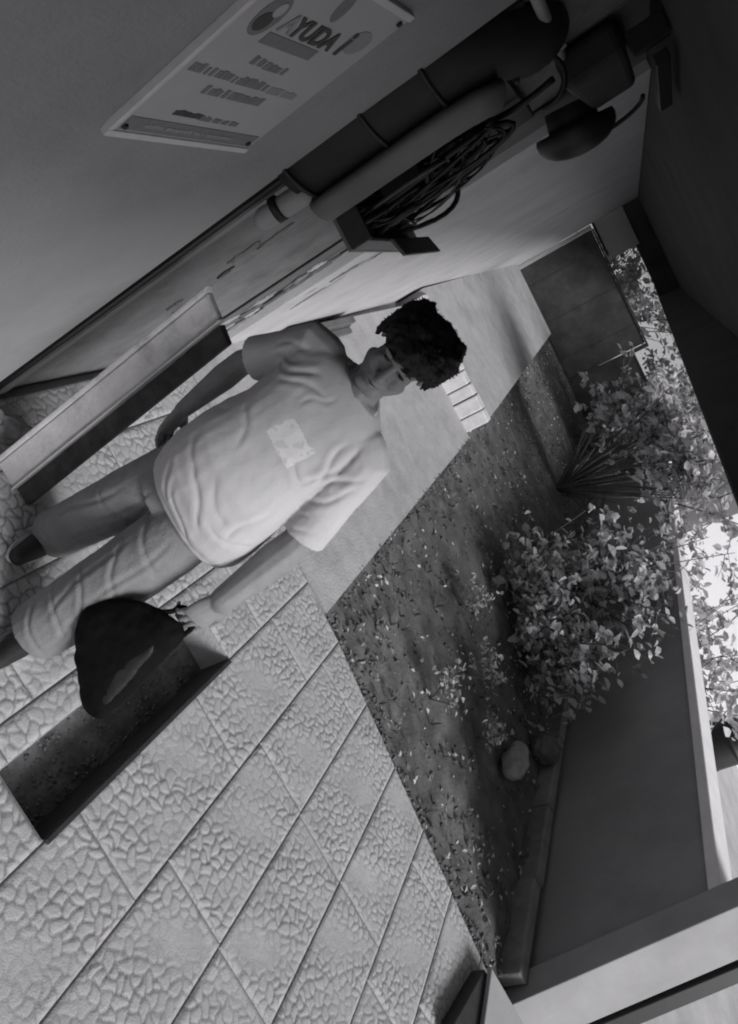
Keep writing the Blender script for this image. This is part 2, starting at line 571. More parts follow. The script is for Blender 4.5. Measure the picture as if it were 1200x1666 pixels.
tag(link('fallen_petals', arr_mesh('fallen_petals', V, F), M['litter']), 'small pale fallen petals scattered over the dark garden soil', 'petals', kind='stuff')
V, F = flecks(soil_pts(2600, 8), .012, .035, 9, .5)
tag(link('leaf_litter', arr_mesh('leaf_litter', V, F), M['weed']), 'dull dead leaves lying over the garden soil', 'leaf litter', kind='stuff')

def blades(pts, seed, hmin, hmax, n=6, wid=.006):
    rg = np.random.default_rng(seed)
    V, F = [], []
    for p in pts:
        for k in range(n):
            a_ = rg.uniform(0, 6.28)
            h_ = rg.uniform(hmin, hmax)
            l_ = h_ * rg.uniform(.3, .9)
            d_ = np.array([math.cos(a_), math.sin(a_), 0])
            s_ = np.array([-d_[1], d_[0], 0]) * wid
            b_ = len(V)
            m_ = p + d_ * l_ * .4 + np.array([0, 0, h_ * .7])
            V += [p - s_, p + s_, m_ + s_, m_ - s_, p + d_ * l_ + np.array([0, 0, h_])]
            F += [(b_, b_ + 1, b_ + 2), (b_, b_ + 2, b_ + 3), (b_ + 3, b_ + 2, b_ + 4)]
    return np.array(V), np.array(F)
_rg = np.random.default_rng(78)
V, F = [], []
cl = [p for p in soil_pts(2200, 41)]
for k in range(420):        # crumbs spilling on the path edge
    if k % 2: x_ = _rg.uniform(3.75, 8.0); cl.append(np.array([x_, -.955 + (x_ - 3.7) * .022 - abs(_rg.normal(0, .05)) + .02, -.012]))
    else: y_ = _rg.uniform(-3.4, -.98); cl.append(np.array([3.735 + (y_ + .95) * .168 + abs(_rg.normal(0, .05)) - .015, y_, -.012]))
for c_ in cl:
    r_ = _rg.uniform(.006, .022)
    q_ = len(V)
    o6 = _rg.normal(0, .3, (6, 3)) + np.array([[1, 0, 0], [-1, 0, 0], [0, 1, 0], [0, -1, 0], [0, 0, .7], [0, 0, -.5]])
    V += [c_ + v_ * r_ for v_ in o6]
    F += [(q_ + i_, q_ + j_, q_ + k_) for (i_, j_, k_) in ((0, 2, 4), (2, 1, 4), (1, 3, 4), (3, 0, 4), (2, 0, 5), (1, 2, 5), (3, 1, 5), (0, 3, 5))]
tag(link('soil_clods', arr_mesh('soil_clods', np.array(V), np.array(F)), M['soil']), 'dark crumbs and clods of earth over the garden bed', 'soil clods', kind='stuff')
V, F = blades(soil_pts(260, 12), 13, .02, .08, 6)
tag(link('weeds', arr_mesh('weeds', V, F), M['weed']), 'thin low weeds sprouting from the garden soil', 'weeds', kind='stuff')

# ------------------------------------------------------------------ the building along the left of the walkway
W = .713
bl = empty('veranda_building', (0, W, 0), 'dim building with wall and low roof along the left side of the walkway', 'building')
XD, XC, XE = 2.27, 3.0, 4.15
def jag(name, x0, x1, y, m, thick=.25, z0=-.1, z1=2.66, y2=None, bevel=.006):
    yb = y if y2 is None else y2
    return MB().hexa([(x0, y, z0), (x1, yb, z0), (x1, yb + thick, z0), (x0, y + thick, z0), (x0, y, z1), (x1, yb, z1), (x1, yb + thick, z1), (x0, y + thick, z1)]).build(name, m, bl, bevel=bevel)
jag('wall', -3, XD, W, M['wall'])
jag('wall', XD, XC, W + .035, M['wall2'], bevel=.003)
jag('wall', XC, 3.66, W + .033, M['wall2'], bevel=.003)
jag('wall', 3.66, XE, W + .05, M['wall3'], bevel=.003)
jag('wall', XE, 16.7, W, M['lightwall'], y2=.99)
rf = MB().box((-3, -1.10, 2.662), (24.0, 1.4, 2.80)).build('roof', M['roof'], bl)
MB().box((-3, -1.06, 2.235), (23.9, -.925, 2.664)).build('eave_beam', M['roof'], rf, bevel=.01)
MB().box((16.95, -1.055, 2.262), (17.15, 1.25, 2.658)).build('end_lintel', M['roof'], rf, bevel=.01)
MB().box((3.655, W + .022, -.05), (3.668, W + .049, 2.3)).build('joint_gap', M['black'], bl)
# wall dressings: a groove strip at the corner, chipped plaster patches and marks, the flaking edge
MB().box((XD + .10, W + .022, -.05), (XD + .145, W + .036, 2.3)).build('corner_gap', M['black'], bl)
MB().box((XD + .146, W + .012, -.05), (XD + .185, W + .036, 1.45)).build('corner_strip', M['wall'], bl, bevel=.002)
def chip(x, z, sx, sz, y, m, seed):
    rg = random.Random(seed)
    n = 18
    ring = []
    for k in range(n):
        a_ = 2 * math.pi * k / n
        q = rg.uniform(.45, 1.15)
        ring.append((x + math.cos(a_) * sx * q, z + math.sin(a_) * sz * q))
    mb = MB()
    mb.loft([[(px, y + .006, pz) for px, pz in ring], [(px, y - .002, pz) for px, pz in ring], [(x + (px - x) * .9, y - .004, z + (pz - z) * .9) for px, pz in ring]])
    return mb.build('plaster_chip', m, bl)
chip(2.86, 1.02, .035, .10, W + .03, M['wall3'], 1)
chip(2.94, .86, .018, .05, W + .03, M['dark'], 2)
chip(2.92, 1.14, .025, .10, W + .03, M['wall3'], 21)
chip(3.02, .52, .022, .020, W + .03, M['dark'], 3)
chip(2.90, .60, .012, .045, W + .03, M['wall3'], 22)
chip(3.10, .38, .03, .012, W + .03, M['wall3'], 4)
for k in range(34):
    x_ = XE - .04 - .22 * rnd.random() ** 1.5
    chip(x_, .10 + .042 * k, rnd.uniform(.015, .05), rnd.uniform(.04, .15), W + .048 - .003 * (k % 4), (M['lightwall'], M['wall3'], M['wall2'], M['rubble'], M['pvc'], M['dark'])[k % 6], 40 + k)
for k in range(10):
    chip(XE + .04 + .30 * rnd.random(), .55 + .09 * k, rnd.uniform(.015, .05), rnd.uniform(.06, .16), W + .002 + .004, (M['wall3'], M['wall2'], M['pvc'])[k % 3], 80 + k)

# ------------------------------------------------------------------ the sign board
sg = empty('sign_board', (1.40, W, 1.53), 'pale notice board with printed lines screwed to the dim wall', 'sign')
SX, SZ, SY = .515, .515, W - .012
tilt = math.radians(-5.0)
def sp(u, v, y):     # sign plane metres -> world
    return (1.40 + u * math.cos(tilt) + v * math.sin(tilt) * .35, y, 1.528 - u * math.sin(tilt) + v * math.cos(tilt))
def plate(name, u0, u1, v0, v1, y0, y1, m, parent=sg, bevel=.0):
    c_ = [sp(u0, v0, y0), sp(u1, v0, y0), sp(u1, v0, y1), sp(u0, v0, y1), sp(u0, v1, y0), sp(u1, v1, y0), sp(u1, v1, y1), sp(u0, v1, y1)]
    return MB().hexa(c_).build(name, m, parent, bevel=bevel)
board = plate('board', 0, SX, 0, SZ, SY, W + .002, M['signw'], bevel=.002)
plate('edge_strip', -.002, SX + .002, -.002, .016, SY - .004, W + .001, M['signe'], bevel=.002)
plate('edge_strip', -.006, .008, .017, SZ - .017, SY - .004, W + .001, M['signe'], bevel=.002)
plate('edge_strip', -.002, SX + .002, SZ - .016, SZ + .002, SY - .004, W + .001, M['signe'], bevel=.002)
PR = SY - .0015
def printed(u0, u1, v0, v1, m, name='printed_line'):
    return plate(name, u0, u1, v0, v1, PR, SY + .001, m, board)
printed(.02, SX - .015, .022, .062, M['inkg'], 'footer_band')
def textmesh(txt, size, m, u, v, bold=0.0, shear=0.0, name='lettering'):
    cu = bpy.data.curves.new('t', 'FONT')
    cu.body = txt
    cu.size = size
    cu.extrude = .0008
    cu.offset = bold
    cu.shear = shear
    to = bpy.data.objects.new('t', cu)
    COL.objects.link(to)
    dg = bpy.context.evaluated_depsgraph_get()
    dg.update()
    me = bpy.data.meshes.new_from_object(to.evaluated_get(dg))
    bpy.data.objects.remove(to)
    for vv in me.vertices:
        x_, y_, z_ = vv.co
        vv.co = Vector(sp(u + x_, v + y_, PR - z_))
    me.materials.clear()
    me.name = name
    return link(name, me, m, board)
textmesh('A', .066, M['inkl'], .140, .355, .0015)
textmesh('YUDA', .066, M['ink'], .178, .355, .0025)
printed(.13, .335, .315, .345, M['inkg'], 'printed_bar')
textmesh('i', .10, M['ink'], .385, .355, .003)
# printed emblems: an oval with a hole and a drop
def disc(u, v, ru, rv, m, name='emblem', y=PR, rot=0):
    mb = MB()
    ring = []
    for k in range(20):
        a_ = 2 * math.pi * k / 20
        du, dv = ru * math.cos(a_), rv * math.sin(a_)
        ring.append((u + du * math.cos(rot) - dv * math.sin(rot), v + du * math.sin(rot) + dv * math.cos(rot)))
    mb.loft([[sp(p_, q_, SY + .001) for p_, q_ in ring], [sp(p_, q_, y) for p_, q_ in ring]])
    return mb.build(name, m, board)
disc(.085, .375, .036, .052, M['inkg'])
disc(.080, .36, .022, .024, M['ink'], y=PR - .001)
disc(.092, .395, .014, .018, M['signw'], y=PR - .0014)
disc(.255, .455, .020, .040, M['inkg'], rot=.3)
disc(.430, .40, .045, .035, M['inkl'])
# small print that cannot be read in the photograph: broken runs of dashes
def smallprint(u0, u1, v, h, m, seed):
    rg = random.Random(seed)
    u = u0
    mb = MB()
    while u < u1:
        wd = rg.uniform(.006, .016)
        hh = h * rg.uniform(.7, 1)
        mb.hexa([sp(u, v, PR), sp(u + wd, v, PR), sp(u + wd, v, SY + .001), sp(u, v, SY + .001), sp(u, v + hh, PR), sp(u + wd, v + hh, PR), sp(u + wd, v + hh, SY + .001), sp(u, v + hh, SY + .001)])
        u += wd + rg.choice([.002, .002, .002, .009])
    return mb.build('small_print', m, board)
smallprint(.17, .215, .262, .026, M['inkg'], 1)
smallprint(.225, .30, .258, .022, M['inkg'], 2)
smallprint(.03, .17, .206, .026, M['inkg'], 3)
smallprint(.18, .31, .203, .026, M['inkg'], 4)
smallprint(.325, .45, .200, .022, M['inkl'], 5)
smallprint(.13, .36, .158, .026, M['inkg'], 6)
smallprint(.12, .21, .085, .018, M['ink'], 7)
smallprint(.215, .35, .082, .016, M['inkg'], 8)
smallprint(.08, .40, .036, .012, M['inkl'], 9).location.y -= .001
for (u, v) in ((.028, .032), (SX - .030, .034), (SX - .024, SZ - .030), (.028, SZ - .030)):
    c_ = Vector(sp(u, v, PR))
    MB().tube([c_, c_ + Vector((0, -.005, 0))], [.008, .006], 10).build('screw', M['black'], sg)

# ------------------------------------------------------------------ electrical clutter on the wall
mc = empty('wall_duct', (2.45, W, 1.5), 'thick rounded duct running up the wall and curving over right of the notice board', 'duct')
path = [(2.435, 1.50), (2.435, 1.62), (2.435, 1.75), (2.435, 1.88), (2.44, 1.98), (2.46, 2.07), (2.50, 2.15), (2.56, 2.21), (2.64, 2.25), (2.72, 2.27)]
def along(pth, half, depth, off, y0, sh=0.0, n=22):
    rings = []
    P_ = [Vector((q[0], 0, q[1])) for q in pth]
    for i_, p in enumerate(P_):
        t_ = (P_[min(i_ + 1, len(P_) - 1)] - P_[max(i_ - 1, 0)]).normalized()
        nn_ = Vector((t_.z, 0, -t_.x))
        h_ = half * (1 - .30 * max(0, i_ - 5) / 4)
        rings.append([p + nn_ * (off + h_ * math.cos(2 * math.pi * k / n)) + Vector((0, y0 + depth * math.sin(2 * math.pi * k / n), 0)) for k in range(n)])
    return MB().loft(rings)
along(path, .185, .088, 0, W + .02).build('duct_body', M['casing'], mc, True)  # dark colour carries the shade of the duct's near side
along(path[:7], .10, .038, .055, W - .098).build('lit_face_strip', M['meter'], mc, True)  # paler colour stands in for light on the duct's front face
for zc in (1.53, 1.80, 2.0):
    MB().tube([(2.435 + .19 * math.cos(t_), W + .02 - .094 * math.sin(t_), zc) for t_ in np.linspace(0, math.pi, 18)], .008, 8).build('clamp_ring', M['black'], mc, True)
MB().caps([(2.36, .665, 1.36), (2.37, .66, 1.50)], .035).build('pipe_stub', M['pvc'], mc, True)
MB().tube([(2.36, .665, 1.40), (2.362, .665, 1.425)], .042, 16).build('pipe_band', M['black'], mc, True)
MB().tube([(2.70 + .02 * t_, .62 + .07 * math.cos(t_), 2.25 + .07 * math.sin(t_)) for t_ in np.linspace(-1.2, 3.6, 18)], .010, 8).build('hook_ring', M['black'], mc, True)

tb = empty('junction_tray', (3.0, W, 1.35), 'open junction tray spilling tangled black wires on the wall', 'junction box')
MB().box((2.72, .50, 1.32), (3.35, W + .03, 1.335)).build('base', M['tray'], tb, bevel=.003)
MB().box((2.72, .50, 1.337), (2.735, W + .03, 1.42)).build('side', M['dark'], tb, bevel=.003)  # dark colour paints in the shade of the side turned from the light
MB().box((3.335, .50, 1.337), (3.35, W + .03, 1.42)).build('side', M['tray'], tb, bevel=.003)
MB().box((2.737, .50, 1.337), (3.333, .515, 1.40)).build('lip', M['tray'], tb, bevel=.003)
MB().hexa([(2.95, .42, 1.43), (3.40, .42, 1.46), (3.40, .50, 1.44), (2.95, .50, 1.41), (2.95, .42, 1.445), (3.40, .42, 1.475), (3.40, .50, 1.455), (2.95, .50, 1.425)]).build('lid_flap', M['meter'], tb, bevel=.004)
MB().box((2.70, W - .03, 1.40), (3.45, W + .034, 2.04)).build('back_plate', M['black'], tb, bevel=.004)
rw = random.Random(5)
for k in range(46):
    p0 = Vector((rw.uniform(2.76, 3.3), rw.uniform(.62, .68), rw.uniform(1.60, 1.95)))
    p3 = Vector((rw.uniform(2.76, 3.3), rw.uniform(.53, .68), rw.uniform(1.37, 1.44)))
    p1 = p0 + Vector((rw.uniform(-.35, .35), rw.uniform(-.10, .0), rw.uniform(-.3, .25)))
    p2 = p3 + Vector((rw.uniform(-.35, .35), rw.uniform(-.08, .05), rw.uniform(.0, .35)))
    pts = []
    for t_ in np.linspace(0, 1, 12):
        pts.append(p0 * (1 - t_) ** 3 + p1 * 3 * t_ * (1 - t_) ** 2 + p2 * 3 * t_ * t_ * (1 - t_) + p3 * t_ ** 3)
    MB().tube(pts, rw.choice([.004, .005, .007, .011]), 6).build('wire', M['cable2'] if k % 9 == 0 else M['cable'], tb, True)
for k in range(4):
    bx = 2.80 + k * .13
    MB().box((bx, .60, 1.50 + .06 * (k % 2)), (bx + .09, .69, 1.66 + .06 * (k % 2))).build('breaker', M['black'], tb, bevel=.006)

tb.location.z += .12

# horizontal conduit high on the wall
cd = empty('conduit', (2.3, W, 2.33), 'pale straight conduit tube running along the top of the wall', 'conduit')
MB().tube([(1.55, W - .02, 2.33), (3.06, W + .005, 2.333)], .018, 12).build('tube', M['pvc'], cd, True)
for xx in (1.9, 2.75):
    MB().box((xx, W - .042, 2.305), (xx + .02, W + .03, 2.357)).build('clip', M['pvc'], cd, bevel=.003)

# dark alarm bell with bracket and cable
ab = empty('alarm_bell', (3.6, W, 2.2), 'black round dome bell on a bracket under the roof', 'bell')
cb = Vector((3.72, .60, 2.27))
rings = []
ax = Vector((.15, -1, -.12)).normalized()
u_ = ax.orthogonal().normalized(); q_ = ax.cross(u_)
for (t_, r_) in ((-.02, .165), (.0, .172), (.03, .168), (.06, .15), (.085, .115), (.10, .07), (.107, .02)):
    rings.append([cb + ax * t_ + (u_ * math.cos(2 * math.pi * k / 28) + q_ * math.sin(2 * math.pi * k / 28)) * r_ for k in range(28)])
MB().loft(rings).build('dome', M['black'], ab, True)
MB().tube([cb + ax * -.10, cb + ax * -.01], [.10, .11], 20).build('body', M['dark'], ab, True)
MB().hexa([(3.02, .60, 2.30), (3.62, .60, 2.36), (3.62, W + .02, 2.36), (3.02, W + .02, 2.30), (3.02, .60, 2.52), (3.62, .60, 2.55), (3.62, W + .02, 2.55), (3.02, W + .02, 2.52)]).build('housing', M['dark'], ab, bevel=.03, seg=3)
MB().box((3.66, .62, 2.34), (3.80, .66, 2.37)).build('glint_patch', M['pvc'], ab, bevel=.008)  # pale box painted in as a patch of reflected light
MB().box((3.0, .58, 2.53), (3.05, .66, 2.655)).build('bracket', M['black'], ab, bevel=.004)
MB().hexa([(3.05, .52, 2.58), (3.62, .46, 2.58), (3.62, .50, 2.58), (3.05, .56, 2.58), (3.05, .52, 2.63), (3.62, .46, 2.63), (3.62, .50, 2.63), (3.05, .56, 2.63)]).build('arm', M['black'], ab, bevel=.004)
pts = [Vector((3.80, .58, 2.56)) + Vector((.10 * math.sin(t_), -.03 * math.sin(t_), -.16 * (1 - math.cos(t_)))) for t_ in np.linspace(0, 2.6, 14)]
MB().tube(pts, .010, 8).build('cable', M['cable'], ab, True)
pts = [Vector((2.98 + .05 * math.sin(t_ * 3), .66, 2.28 - .25 * t_)) for t_ in np.linspace(0, 2.6, 20)]
tag(MB().tube(pts, .012, 8).build('hanging_cable', M['cable'], None, True), 'black cable drooping down the wall from the bell to the tray', 'cable')

# ------------------------------------------------------------------ white board and dark strip against the wall, rubble, sacks
wb = empty('leaning_board', (2.2, .45, 0), 'long white board leaning upright against the grey wall', 'board')
def lean(name, ya, yb, yat, ybt, zt, xa, th, m, parent, bev=.004):
    return MB().hexa([(xa, ya, 0), (xa, yb, 0), (xa + th, yb, 0), (xa + th, ya, 0), (xa, yat, zt), (xa, ybt, zt + .01), (xa + th, ybt, zt + .01), (xa + th, yat, zt)]).build(name, m, parent, bevel=bev)
lean('panel', .355, .455, .450, .535, 1.125, 2.20, .03, M['whitep'], wb)
lean('rail', .457, .474, .537, .553, 1.14, 2.185, .05, M['whitep'], wb)
lean('edge_trim', .345, .353, .441, .448, 1.12, 2.188, .04, M['signe'], wb, .002)
db = empty('dark_upright', (2.24, .3, 0), 'narrow black upright strip standing between the white board and the person', 'board')
lean('panel', .27, .343, .372, .438, 1.10, 2.215, .035, M['darkp'], db)  # dark strip filling the band beside the white board
rub = random.Random(3)
for k in range(6):
    x_, y_ = rub.uniform(2.25, 2.75), rub.uniform(.40, .66)
    s_ = rub.uniform(.03, .075)
    mb = MB().ell((0, 0, 0), (s_, s_ * rub.uniform(.6, 1), s_ * rub.uniform(.5, .8)), n=9, m=6)
    mb.v = [tuple(Vector(q) * (1 + .22 * math.sin(17 * q[0] / s_ + k) * math.cos(11 * q[1] / s_))) for q in mb.v]
    o = mb.build('rubble_lump', M['rubble'])
    o.location = (x_, y_, s_ * .45)
    tag(o, 'lump of broken plaster on the floor behind the leaning white board', 'rubble', 'plaster lumps behind the boards')

for k, (y_, z_, xa) in enumerate(((.66, .03, 5.0), (.60, .03, 4.95), (.67, .075, 5.02))):
    o = MB().hexa([(xa, y_ - .028, z_ - .02), (xa + 1.25, y_ - .028, z_ - .02), (xa + 1.25, y_ + .028, z_ - .02), (xa, y_ + .028, z_ - .02), (xa, y_ - .028, z_ + .02), (xa + 1.25, y_ - .028, z_ + .02), (xa + 1.25, y_ + .028, z_ + .02), (xa, y_ + .028, z_ + .02)]).build('timber_batten', M['wall3'], bevel=.004)
    tag(o, ('grey batten lying on the floor tight against the pale wall', 'grey batten lying on the floor, the one nearest the walkway', 'grey batten lying on top of the other battens by the wall')[k], 'batten', 'battens stacked along the pale wall')

# ------------------------------------------------------------------ gate at the far end
gt = empty('gate', (16.8, 0, 0), 'dark sheet metal gate closing the far end of the walkway', 'gate')
for k in range(6):
    y0_ = -1.60 + k * .42
    MB().box((16.80 + .006 * (k % 2), y0_, .03), (16.83 + .002 * (k % 2), min(y0_ + .424, .90), 1.66)).build('sheet', M['gate'], gt)
MB().box((16.74, .905, .0), (16.86, .985, 1.68)).build('post', M['gatef'], gt, bevel=.006)
MB().box((16.76, -1.62, 1.665), (16.86, .90, 1.70)).build('top_rail', M['dark'], gt, bevel=.004)
MB().box((16.76, -1.70, .0), (16.86, -1.625, 1.70)).build('post', M['dark'], gt, bevel=.006)
sf = empty('sheet_fence', (16.85, -2.6, 0), 'low dark sheet fence between the gate and the boundary wall', 'fence')
for k in range(4):
    MB().box((16.85 + .008 * (k % 2), -1.71 - .45 * (k + 1), -.06), (16.88 + .008 * (k % 2), -1.71 - .45 * k + .01, 1.35)).build('sheet', M['gate'], sf)
MB().box((16.835, -3.5, 1.352), (16.90, -1.71, 1.39)).build('rail', M['dark'], sf, bevel=.004)
fp = empty('fascia_panel', (16.9, .6, 1.75), 'small grey weathered panel fixed above the dark gate by the wall', 'panel')
MB().box((16.90, .20, 1.76), (16.93, 1.20, 2.34)).build('sheet', M['pvc'], fp, bevel=.004)
MB().box((16.92, .30, 1.70), (16.98, 1.22, 1.757)).build('batten', M['dark'], fp, bevel=.004)
MB().box((16.935, 1.05, 1.76), (16.97, 1.12, 2.34)).build('batten', M['dark'], fp, bevel=.004)

# ------------------------------------------------------------------ boundary wall, kerb, pier, pedestal
BY = -3.5
bwl = empty('boundary_wall', (8, BY, 0), 'plain grey boundary wall with pale coping along the right of the garden', 'wall')
MB().hexa([(3.45, BY - .18, -.1), (17.2, BY - .18, -.1), (17.2, BY, -.1), (3.45, BY, -.1), (3.93, BY - .18, 1.17), (17.2, BY - .18, 1.17), (17.2, BY, 1.17), (3.93, BY, 1.17)]).build('wall_face', M['bwall'], bwl)
MB().box((3.95, BY - .23, 1.173), (17.25, BY + .035, 1.25)).build('coping', M['coping'], bwl, bevel=.012)
kb = empty('kerb', (8, BY, 0), 'low dark broken kerb running along the foot of the boundary wall', 'kerb')
xk = 3.50
k = 0
while xk < 15.5:
    ln = rnd.uniform(.75, 1.0)
    sk = rnd.uniform(-.02, .02)
    MB().hexa([(xk, BY + .06 + sk, -.1), (xk + ln - .01, BY + .06 + sk * .5, -.1), (xk + ln - .01, BY + .16 + sk * .5, -.1), (xk, BY + .16 + sk, -.1), (xk, BY + .06 + sk, .09), (xk + ln - .01, BY + .06 + sk * .5, .085), (xk + ln - .01, BY + .15 + sk * .5, .08), (xk, BY + .15 + sk, .088)]).build('kerb_stone', M['kerb'], kb, bevel=.012)
    xk += ln
pr = empty('raking_pier', (3.4, BY, 0), 'pale plastered pier leaning against the near end of the boundary wall', 'pier')
def rake(x0, z): return x0 + z * .355
def pierbox(xa, xb, ya, yb, z1, name, m):
    return MB().hexa([(xa, ya, -.06), (xb, ya, -.06), (xb, yb, -.06), (xa, yb, -.06), (rake(xa, z1), ya, z1), (rake(xb, z1), ya, z1), (rake(xb, z1), yb, z1), (rake(xa, z1), yb, z1)]).build(name, m, pr, bevel=.006)
pierbox(3.37, 3.585, BY - .26, BY + .05, 1.75, 'shaft', M['pier'])
gp = empty('gate_bar', (3.5, -3.85, 0), 'black raking metal bar beside the pale leaning pier', 'bar')
MB().hexa([(3.38, -3.90, -.06), (3.56, -3.90, -.06), (3.56, -3.80, -.06), (3.38, -3.80, -.06), (rake(3.36, 1.9), -3.90, 1.9), (rake(3.54, 1.9), -3.90, 1.9), (rake(3.54, 1.9), -3.80, 1.9), (rake(3.36, 1.9), -3.80, 1.9)]).build('bar', M['black'], gp, bevel=.006)
pd = empty('pedestal', (3.0, -3.2, 0), 'low block with a dark side and pale top at the corner of the paving', 'pedestal')
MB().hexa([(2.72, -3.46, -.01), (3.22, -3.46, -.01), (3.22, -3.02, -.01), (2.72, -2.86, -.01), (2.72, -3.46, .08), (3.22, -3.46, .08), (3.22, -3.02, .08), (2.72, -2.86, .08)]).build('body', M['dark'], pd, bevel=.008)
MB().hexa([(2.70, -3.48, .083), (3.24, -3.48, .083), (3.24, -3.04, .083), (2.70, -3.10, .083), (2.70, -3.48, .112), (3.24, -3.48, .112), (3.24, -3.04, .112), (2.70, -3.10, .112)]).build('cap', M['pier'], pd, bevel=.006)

def boulder(name, loc, r, seed, m, label):
    mb = MB().ell((0, 0, 0), r, n=14, m=10)
    def fn(co, no):
        return co + no * (.16 * min(r) * fbm(co, 5 / max(r), seed) + .05 * min(r) * fbm(co, 20 / max(r), seed + 1))[:, None]
    me = remesh(mb, min(r) * .14, 1, fn, name)
    o = link(name, me, m)
    o.location = loc
    return tag(o, label, 'stone')
boulder('stone', (4.98, -2.90, .04), (.20, .10, .10), 3, M['stone'], 'pale rounded stone lying on the soil near the kerb')
boulder('stone', (5.60, -3.22, .06), (.12, .13, .12), 4, M['stone2'], 'darker square stone on the kerb under the shrub')

# ------------------------------------------------------------------ shrubs
def leaf_cloud(centres, size, rg, flat=.5):
    """six-vertex folded leaves, numpy"""
    n = len(centres)
    a_ = rg.normal(size=(n, 3)); a_[:, 2] *= .6
    a_ /= np.linalg.norm(a_, axis=1)[:, None]
    up = rg.normal(size=(n, 3)) * .7 + np.array([0, 0, 1.0])
    nn = up - a_ * (up * a_).sum(1)[:, None]
    nn /= np.linalg.norm(nn, axis=1)[:, None]
    b_ = np.cross(nn, a_)
    L = rg.uniform(size * .4, size * 1.2, n)[:, None]
    Wd = L * rg.uniform(.24, .36, n)[:, None]
    c = centres
    V = np.stack([c - a_ * L * .5, c - a_ * L * .12 + b_ * Wd + nn * L * .09, c + a_ * L * .25 + b_ * Wd * .75 + nn * L * .05,
                  c + a_ * L * .5 - nn * L * .12, c + a_ * L * .25 - b_ * Wd * .75 + nn * L * .05, c - a_ * L * .12 - b_ * Wd + nn * L * .09], 1).reshape(-1, 3)
    i = np.arange(n)[:, None] * 6
    F = np.concatenate([i + np.array([[0, 1, 2, 3]]), i + np.array([[0, 3, 4, 5]])])
    return V, F
def shrub(name, base, tips, label, nleaf, size, m, seed, spread=.16, stem_r=.012, group=None, along=(.35, 1.05), fan=0):
    rg = np.random.default_rng(seed)
    root = empty(name, base, label, 'shrub', group)
    base = np.array(base, float)
    cents = []
    stems = MB()
    for t_ in tips:
        t_ = np.array(t_, float)
        ctrl = base * .5 + t_ * .5 + rg.normal(0, .10, 3) + np.array([0, 0, .12])
        ts = np.linspace(0, 1, 9)
        pts = [(1 - s_) ** 2 * base + 2 * s_ * (1 - s_) * ctrl + s_ * s_ * t_ for s_ in ts]
        stems.tube(pts, list(np.linspace(stem_r, stem_r * .3, 9)), 6)
        for tw in range(8):      # side twigs, leaves mostly towards their ends
            s_ = rg.uniform(max(.35, along[0] - .1), 1)
            p_ = (1 - s_) ** 2 * base + 2 * s_ * (1 - s_) * ctrl + s_ * s_ * t_
            e_ = p_ + rg.normal(0, spread * 1.25, 3)
            stems.tube([p_, p_ * .5 + e_ * .5 + np.array([0, 0, .02]), e_], [stem_r * .35, stem_r * .25, stem_r * .15], 5)
            k_ = max(3, int(nleaf / len(tips) / 9 * rg.uniform(.5, 1.5)))
            s2 = rg.random(k_)[:, None] ** .6
            cents.append(p_ + (e_ - p_) * s2 * 1.12 + rg.normal(0, spread * .17, (k_, 3)))
        k_ = max(2, nleaf // len(tips) // 9)
        s_ = rg.uniform(along[0], along[1], k_)[:, None]
        p_ = (1 - s_) ** 2 * base + 2 * s_ * (1 - s_) * ctrl + s_ * s_ * t_
        cents.append(p_ + rg.normal(0, spread * .35, (k_, 3)) * (.4 + s_))
    for k in range(fan):
        a_ = rg.uniform(-1.2, 1.2)
        e_ = base + np.array([rg.normal(0, .25), math.sin(a_) * .8, rg.uniform(.5, 1.0)])
        stems.tube([base + rg.normal(0, .05, 3), base * .5 + e_ * .5 + rg.normal(0, .05, 3), e_], [stem_r * .8, stem_r * .6, stem_r * .3], 6)
    stems.build('stems', M['bark'], root, True)
    C = np.concatenate(cents)
    C = C[C[:, 2] > .02]
    V, F = leaf_cloud(C, size, rg)
    o = link('foliage', arr_mesh('foliage', V, F), m, root)
    o['kind'] = 'stuff'
    return root
def tips_box(n, x, y, z, seed):
    rg = np.random.default_rng(seed)
    return [(rg.uniform(*x), rg.uniform(*y), rg.uniform(*z)) for _ in range(n)]
def around(pts, n, sd_, seed):
    rg = np.random.default_rng(seed)
    out = []
    for p in pts:
        out.append(p)
        for _ in range(n):
            q = np.array(p) + rg.normal(0, 1, 3) * np.array(sd_)
            q[2] = max(q[2], .12)
            out.append(tuple(q))
    return out
shrub('shrub', (6.6, -2.75, -.03), around([(6.4, -2.32, .14), (6.15, -2.5, .16), (6.0, -2.72, .26), (5.8, -2.86, .40), (6.15, -2.84, .62), (6.4, -2.7, .45), (6.7, -2.85, .75), (6.9, -2.5, .35)], 2, (.16, .09, .09), 1) + [(5.95, -2.90, 1.08), (5.7, -2.98, .48)], 'leafy shrub in front of the boundary wall above the two stones', 1150, .105, M['leaf'], 21, .13, .012)
shrub('shrub', (11.0, -2.42, -.03), around([(11.2, -1.85, 1.85), (10.6, -2.05, 1.85), (10.0, -2.3, 1.9), (9.6, -2.5, 2.0), (10.4, -2.75, 1.7), (9.3, -2.9, 1.95), (10.9, -2.3, 1.75)], 4, (.3, .12, .13), 2) + [(11.0, -1.45, 1.10), (11.0, -1.55, 1.30), (11.3, -1.35, 1.5)], 'tall spreading shrub with a dark hollow of bare stems at its foot', 3000, .14, M['leaf2'], 22, .19, .020, fan=13, along=(.86, 1.05))
